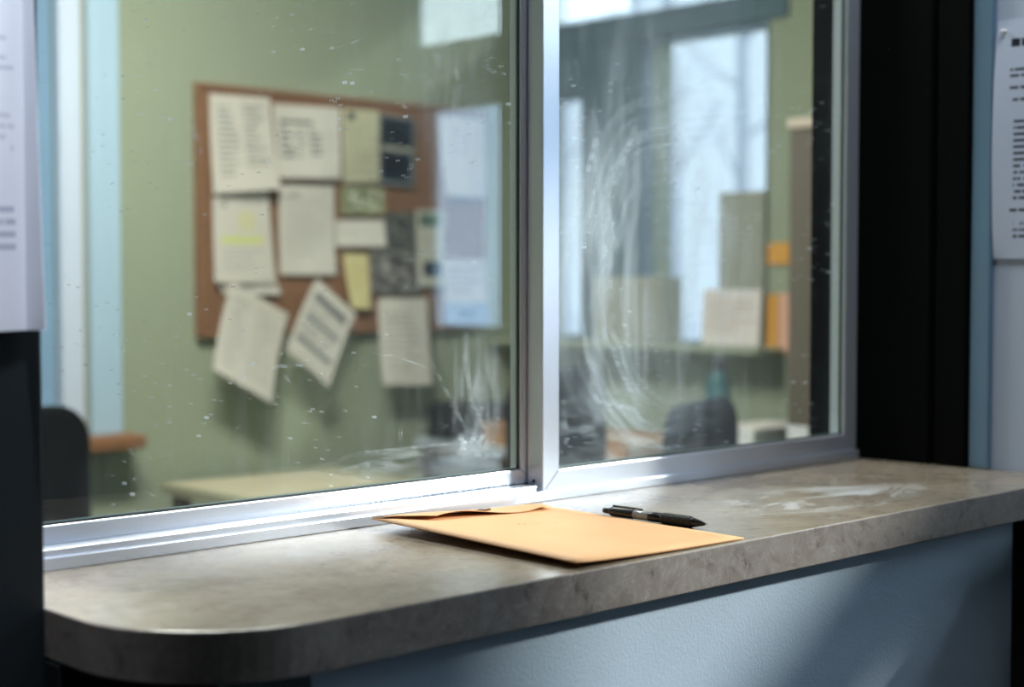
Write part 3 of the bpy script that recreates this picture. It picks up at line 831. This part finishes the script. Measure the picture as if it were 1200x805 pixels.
pinned([(2.841, 1.588), (3.01, 1.59), (3.01, 1.507), (2.841, 1.502)], 4, .003, .004, print_mat('letter_i', lin(150, 152, 110),
    [('photo', .06, .1, .94, .9, lin(110, 116, 78), lin(204, 204, 178))]), 'small green and white picture card under the cream leaflet', 'card')
pinned([(2.821, 1.484), (3.01, 1.489), (3.016, 1.406), (2.821, 1.403)], 5, .005, .005, print_mat('letter_j', lin(212, 206, 192), [('lines', .1, .4, .6, .6, 1, lin(196, 190, 178))]), 'short blank white slip between the picture card and yellow note', 'slip')
pinned([(2.85, 1.383), (2.948, 1.381), (2.954, 1.212), (2.875, 1.216)], 3, .014, .006, print_mat('letter_k', lin(214, 202, 146),
    [('lines', .15, .3, .85, .85, 7, lin(196, 180, 118))]), 'narrow yellow note curling off the board', 'note')
pinned([(3.017, 1.513), (3.138, 1.516), (3.137, 1.394), (3.016, 1.393)], 2, .003, .003, print_mat('letter_l', lin(96, 98, 92),
    [('photo', .03, .03, .97, .97, lin(62, 66, 62), lin(120, 118, 108))]), 'dim grey photograph touching the green-headed strip card', 'photograph')
pinned([(2.955, 1.400), (3.159, 1.402), (3.158, 1.258), (2.955, 1.26)], 3, .006, .004, print_mat('letter_m', lin(120, 118, 112),
    [('photo', .03, .03, .97, .97, lin(70, 66, 64), lin(160, 158, 150))]), 'mottled grey photograph above the sheet hanging off the lower frame', 'photograph')
pinned([(3.138, 1.524), (3.26, 1.528), (3.255, 1.282), (3.144, 1.283)], 4, .004, .005, print_mat('letter_n', lin(198, 194, 176),
    [('photo', .12, .78, .84, .95, lin(52, 76, 60), lin(120, 140, 112)), ('lines', .15, .4, .85, .72, 6, lin(176, 172, 156)), ('photo', .2, .12, .88, .32, lin(24, 34, 40), lin(60, 72, 76))]), 'tall pale card with green picture at head and dark picture at foot', 'card')
pinned([(3.263, 1.371), (3.435, 1.369), (3.454, 1.152), (3.262, 1.156)], 2, .003, .006, print_mat('letter_o', lin(210, 206, 204),
    [('lines', .1, .45, .9, .9, 5, lin(160, 160, 160)), ('rect', 0, 0, 1, .34, lin(150, 172, 200)), ('rect', .3, .1, .7, .24, lin(104, 134, 168))]), 'white flyer with pale blue foot in the lower corner of the board')
pinned([(2.965, 1.246), (3.165, 1.244), (3.168, .968), (2.967, .977)], -3, .022, .022, print_mat('letter_p', PAP,
    [('lines', .12, .15, .88, .85, 10, lin(168, 164, 154)), ('rect', .2, .5, .42, .72, lin(196, 190, 178))]), 'upright letter hanging straight down past the lower frame')
pinned([(2.434, 1.298), (2.631, 1.201), (2.53, .948), (2.338, 1.053)], -3, .05, .055, print_mat('letter_q', PAP,
    [('lines', .12, .12, .42, .9, 14, lin(178, 174, 164)), ('lines', .5, .12, .9, .9, 14, lin(184, 180, 170))]), 'slanting letter slipping off the lower frame, nearest the window sill end')
pinned([(2.731, 1.307), (2.878, 1.197), (2.741, .983), (2.591, 1.099)], -4, .04, .045, print_mat('letter_r', PAP,
    [('rect', .12, .78, .88, .88, lin(110, 112, 110)), ('rect', .12, .52, .88, .60, lin(130, 132, 128)), ('rect', .1, .22, .9, .30, lin(128, 130, 126)), ('lines', .12, .34, .5, .5, 3, TXT), ('lines', .55, .34, .9, .5, 3, TXT), ('lines', .12, .62, .88, .76, 3, TXT)]), 'steeply tilted sheet with three dark bands under the plain letter', curl_tr=.0)

# ------------------------------------------------------------------ office furniture
def rounded_rect(w, h, r, n=5):
    p = []
    for cx, cz, a0 in ((w / 2 - r, r, 270), (w / 2 - r, h - r, 0), (-w / 2 + r, h - r, 90), (-w / 2 + r, r, 180)):
        for i in range(n):
            a = R(a0 + 90 * i / (n - 1)); p.append((cx + r * math.cos(a), cz + r * math.sin(a)))
    return p
def office_chair(fabric, backh=0.50, backw=0.46):
    e = empty('office_chair')
    b = MB().prism([(x, z + 0.52) for x, z in rounded_rect(backw, backh, 0.09, 7)], 0.19, 0.25, 'y').build('backrest', fabric, e, bevel=0.018, seg=3)
    MB().prism(rounded_rect(0.48, 0.48, 0.08, 6), 0.42, 0.50, 'z').build('seat', fabric, e, bevel=0.02, seg=3).location = (0, -0.24, 0)
    MB().box(-.03, .03, .15, .27, .40, .43).add([(-.025, .25, .40), (.025, .25, .40), (.025, .27, .40), (-.025, .27, .40), (-.025, .252, .75), (.025, .252, .75), (.025, .268, .75), (-.025, .268, .75)],
        [(0, 3, 2, 1), (4, 5, 6, 7), (0, 1, 5, 4), (1, 2, 6, 5), (2, 3, 7, 6), (3, 0, 4, 7)]).build('back_bracket', M['black'], e)
    MB().tube([(0, 0, .10), (0, 0, .25), (0, 0, .25), (0, 0, .43)], [.03, .03, .018, .018], 14).build('column', M['black'], e)
    for s in (-1, 1):
        MB().tube([(s * .22, .10, .44), (s * .27, .08, .46), (s * .275, .06, .60), (s * .275, .02, .655), (s * .275, -.15, .66)], [.012, .014, .014, .016, .016], 8).build('armrest', M['black'], e, smooth=True)
    for i in range(5):
        a = R(90 + 72 * i)
        l = MB().tube([(0, 0, .11), (.29 * math.cos(a), .29 * math.sin(a), .075)], [.026, .016], 8).build('leg', M['black'], e)
        cx, cy = .29 * math.cos(a), .29 * math.sin(a)
        MB().tube([(cx - .02 * math.sin(a), cy + .02 * math.cos(a), .03), (cx + .02 * math.sin(a), cy - .02 * math.cos(a), .03)], .03, 12).build('caster', M['black'], l)
    return e
ch = office_chair(M['chair_black'])
ch.location = (1.54, 3.00, 0); ch.rotation_euler = (0, 0, R(12))
tag(ch, 'black office chair in front of the blinds and oak sill', 'chair')
ch2 = office_chair(M['chair_navy'], 0.56, 0.46)
ch2.location = (2.686, 2.95, 0); ch2.rotation_euler = (0, 0, R(197))
tag(ch2, 'dark navy office chair seen behind the bright sash stile', 'chair')
ch3 = copy_tree(ch2, (2.76, 2.05, 0), R(20)); ch3.scale = (0.85, 0.85, 0.955)
tag(ch3, 'dark navy office chair pulled up to the grey table in front of the tall window', 'chair')

def table(name, x0, x1, y0, y1, h, top_m, label):
    e = empty(name, ((x0 + x1) / 2, (y0 + y1) / 2, 0))
    a, b = (x1 - x0) / 2, (y1 - y0) / 2
    MB().box(-a, a, -b, b, h - .028, h).build('tabletop', top_m, e, bevel=.003)
    for sx in (-1, 1):
        for sy in (-1, 1):
            MB().box(sx * (a - .04) - .02, sx * (a - .04) + .02, sy * (b - .04) - .02, sy * (b - .04) + .02, 0, h - .028).build('leg', M['desk_leg'], e)
    return tag(e, label, 'table')
table('table', 2.20, 2.78, 3.30, 3.74, 0.74, M['desk_top'], 'pale cream table against the green wall below the bulletin board')
table('work_table', 3.12, 3.575, 2.42, 3.76, 0.80, M['desk_grey'], 'pale grey work table below the snowy windows')

def rbox(name, loc, sx, sy, sz, m, label, cat, rz=0.0, bevel=.004, parts=()):
    e = empty(name, loc, rz)
    MB().box(-sx / 2, sx / 2, -sy / 2, sy / 2, 0, sz).build('body', m, e, bevel=bevel)
    for pn, (a, b, c, d, f, g_), pmx in parts:
        MB().box(a, b, c, d, f, g_).build(pn, pmx, e, bevel=.001)
    return tag(e, label, cat)

# on the work table
rbox('printer', (3.28, 3.615, .80), .22, .26, .10, M['black'], 'low black printer on the end of the work table behind the left glass', 'printer',
     parts=[('lid', (-.10, .10, -.12, .12, .10, .112), M['desk_leg']), ('tray', (-.16, -.11, -.09, .09, .02, .03), M['desk_leg'])])
rbox('wooden_box', (3.22, 3.385, .80), .14, .16, .055, M['tan_wood'], 'small tan wooden box beside the printer', 'box',
     parts=[('lid', (-.075, .075, -.085, .085, .055, .065), M['tan_wood'])])
tray = empty('paper_tray', (3.30, 3.05, .80))
tag(tray, 'tan letter tray holding loose sheets on the work table', 'tray')
MB().box(-.12, .12, -.15, .15, 0, .008).box(-.12, -.112, -.15, .15, .008, .05).box(.112, .12, -.15, .15, .008, .05).box(-.112, .112, .142, .15, .008, .05).build('tray_body', M['tan_wood'], tray)
MB().box(-.10, .10, -.14, .135, .009, .035).build('sheet_stack', M['cream'], tray)
rbox('paper_stack', (3.26, 2.50, .80), .22, .14, .12, M['white_paper'], 'white ream of paper on the work table near the taupe cabinet', 'paper', bevel=.001,
     parts=[('top_sheet', (-.105, .108, -.066, .064, .12, .1206), M['cream'])])
# a telephone set
ph = empty('telephone', (3.45, 2.72, .80), R(-60))
tag(ph, 'dark desk telephone with curved handset on the work table', 'telephone')
MB().prism([(-.10, 0), (.10, 0), (.10, .03), (-.10, .09)], -.10, .10, 'x').build('body', M['chair_navy'], ph, bevel=.006)
MB().tube([(-.07, -.09, .085), (-.07, -.07, .115), (-.07, 0, .125), (-.07, .07, .115), (-.07, .09, .085)], [.026, .022, .015, .022, .026], 12).build('handset', M['black'], ph, smooth=True)
bt = MB()
for i in range(3):
    for j in range(4):
        bt.box(.01 + i * .025, .028 + i * .025, -.05 + j * .025, -.034 + j * .025, .05, .075 - j * 0.0)
bt.build('keypad', M['desk_leg'], ph)
bo = empty('water_bottle', (3.24, 2.62, .80))
tag(bo, 'slim teal water bottle standing on the work table below the sill', 'bottle')
MB().tube([(0, 0, 0), (0, 0, .004), (0, 0, .22), (0, 0, .25), (0, 0, .26)], [.030, .033, .033, .022, .020], 18).build('body', M['teal'], bo, smooth=True)
MB().tube([(0, 0, .26), (0, 0, .29)], [.022, .020], 18).build('cap', M['black'], bo)
# on the window sill
rbox('carton', (3.535, 3.18, 1.108), .10, .28, .20, M['beige_card'], 'beige cardboard carton standing on the window sill', 'carton',
     parts=[('flap', (-.048, .048, -.138, -.002, .20, .204), M['beige_card']), ('flap', (-.048, .048, .002, .138, .20, .204), M['beige_card'])])
rbox('card_panel', (3.585, 2.812, 1.108), .012, .165, .452, M['beige_card'], 'upright beige card panel leaning in the corner of the tall window', 'panel', bevel=.001)
sh = sheet('paper', lambda u, v: (3.560 + .010 * v, 2.945 - .215 * u, 1.110 + .165 * v), print_mat('sill_print', lin(236, 228, 224), [('lines', .1, .2, .9, .85, 7, lin(200, 180, 165))]))
tag(sh, 'pinkish white sheet propped on the sill against the beige panel', 'paper')
for nm, y0, y1, z0, z1, m, lb in (('note', 2.60, 2.727, 1.347, 1.409, 'orange', 'small orange notice on the green wall high beside the cabinet'),
                                  ('note', 2.69, 2.727, 1.10, 1.262, 'orange', 'orange strip notice on the green wall below the small orange notice'),
                                  ('note', 2.585, 2.687, 1.09, 1.265, 'pink', 'pink notice on the green wall half behind the cabinet')):
    o = sheet(nm, lambda u, v, y0=y0, y1=y1, z0=z0, z1=z1: (3.596 - .004 * (1 - v), y1 - (y1 - y0) * u, z0 + (z1 - z0) * v), M[m], None, 4, 4)
    tag(o, lb, 'notice')
# tall cabinet by the partition
cb = empty('cabinet', (3.38, 2.13, 0))
tag(cb, 'tall taupe cabinet with cream top standing near the end of the glass', 'cabinet')
MB().box(-.18, .18, -.23, .23, 0, 1.685).build('carcass', M['cab'], cb, bevel=.004)
MB().box(-.19, .19, -.235, .235, 1.685, 1.712).build('top', M['cab_top'], cb, bevel=.003)
for i in range(2):
    d = MB().box(-.196, -.181, -.222 + i * .224, -.002 + i * .224 - .002, .08, 1.67).build('door', M['cab'], cb, bevel=.002)
    MB().box(-.214, -.197, -.03 + i * .05, -.02 + i * .05, .9, 1.05).build('handle', M['chrome'], d, bevel=.003)
MB().box(-.1985, -.1965, .155, .218, .895, .935).build('label_plate', M['white_plastic'], cb)

# ------------------------------------------------------------------ winter trees outside
def tree(x, y, h, r, lean, label):
    e = empty('bare_tree', (x, y, -.2))
    t = MB().tube([(0, 0, 0), (lean * .3, 0, h * .35), (lean * .7, .1, h * .7), (lean, .1, h)], [r, r * .85, r * .5, r * .12], 9).build('trunk', M['bark'], e, smooth=True)
    for i in range(9):
        z = h * (.30 + .07 * i); a = i * 2.4 + x; L = h * .11 * (1.1 - i * .06)
        p = Vector((lean * z / h, 0, z)); q = p + Vector((math.cos(a) * L, math.sin(a) * L, L * .8))
        m = (p + q) / 2 + Vector((0, 0, -L * .08))
        b = MB().tube([p, m, q], [r * .35, r * .22, r * .05], 6)
        for j in range(3):
            s0 = p.lerp(q, .45 + .2 * j); a2 = a + (1 if j % 2 else -1) * .9
            b.tube([s0, s0 + Vector((math.cos(a2) * L * .4, math.sin(a2) * L * .4, L * .4))], [r * .14, r * .03], 5)
        b.build('branch', M['bark'], t, smooth=True)
    return tag(e, label, 'tree', 'bare trees outside the office')
for i, (x, y, h, r, ln, lb) in enumerate([(16, 12.6, 9, .11, .2, 'bare winter tree nearest the cabinet edge of the tall window'), (17, 14.55, 10, .12, -.2, 'bare winter tree in the middle of the tall window'),
        (24, 21.7, 10, .12, .2, 'slim bare tree far back near the frame of the tall window'), (21, 20.8, 10, .14, .2, 'bare tree behind the narrow office window')]):
    tree(x, y, h, r, ln, lb)
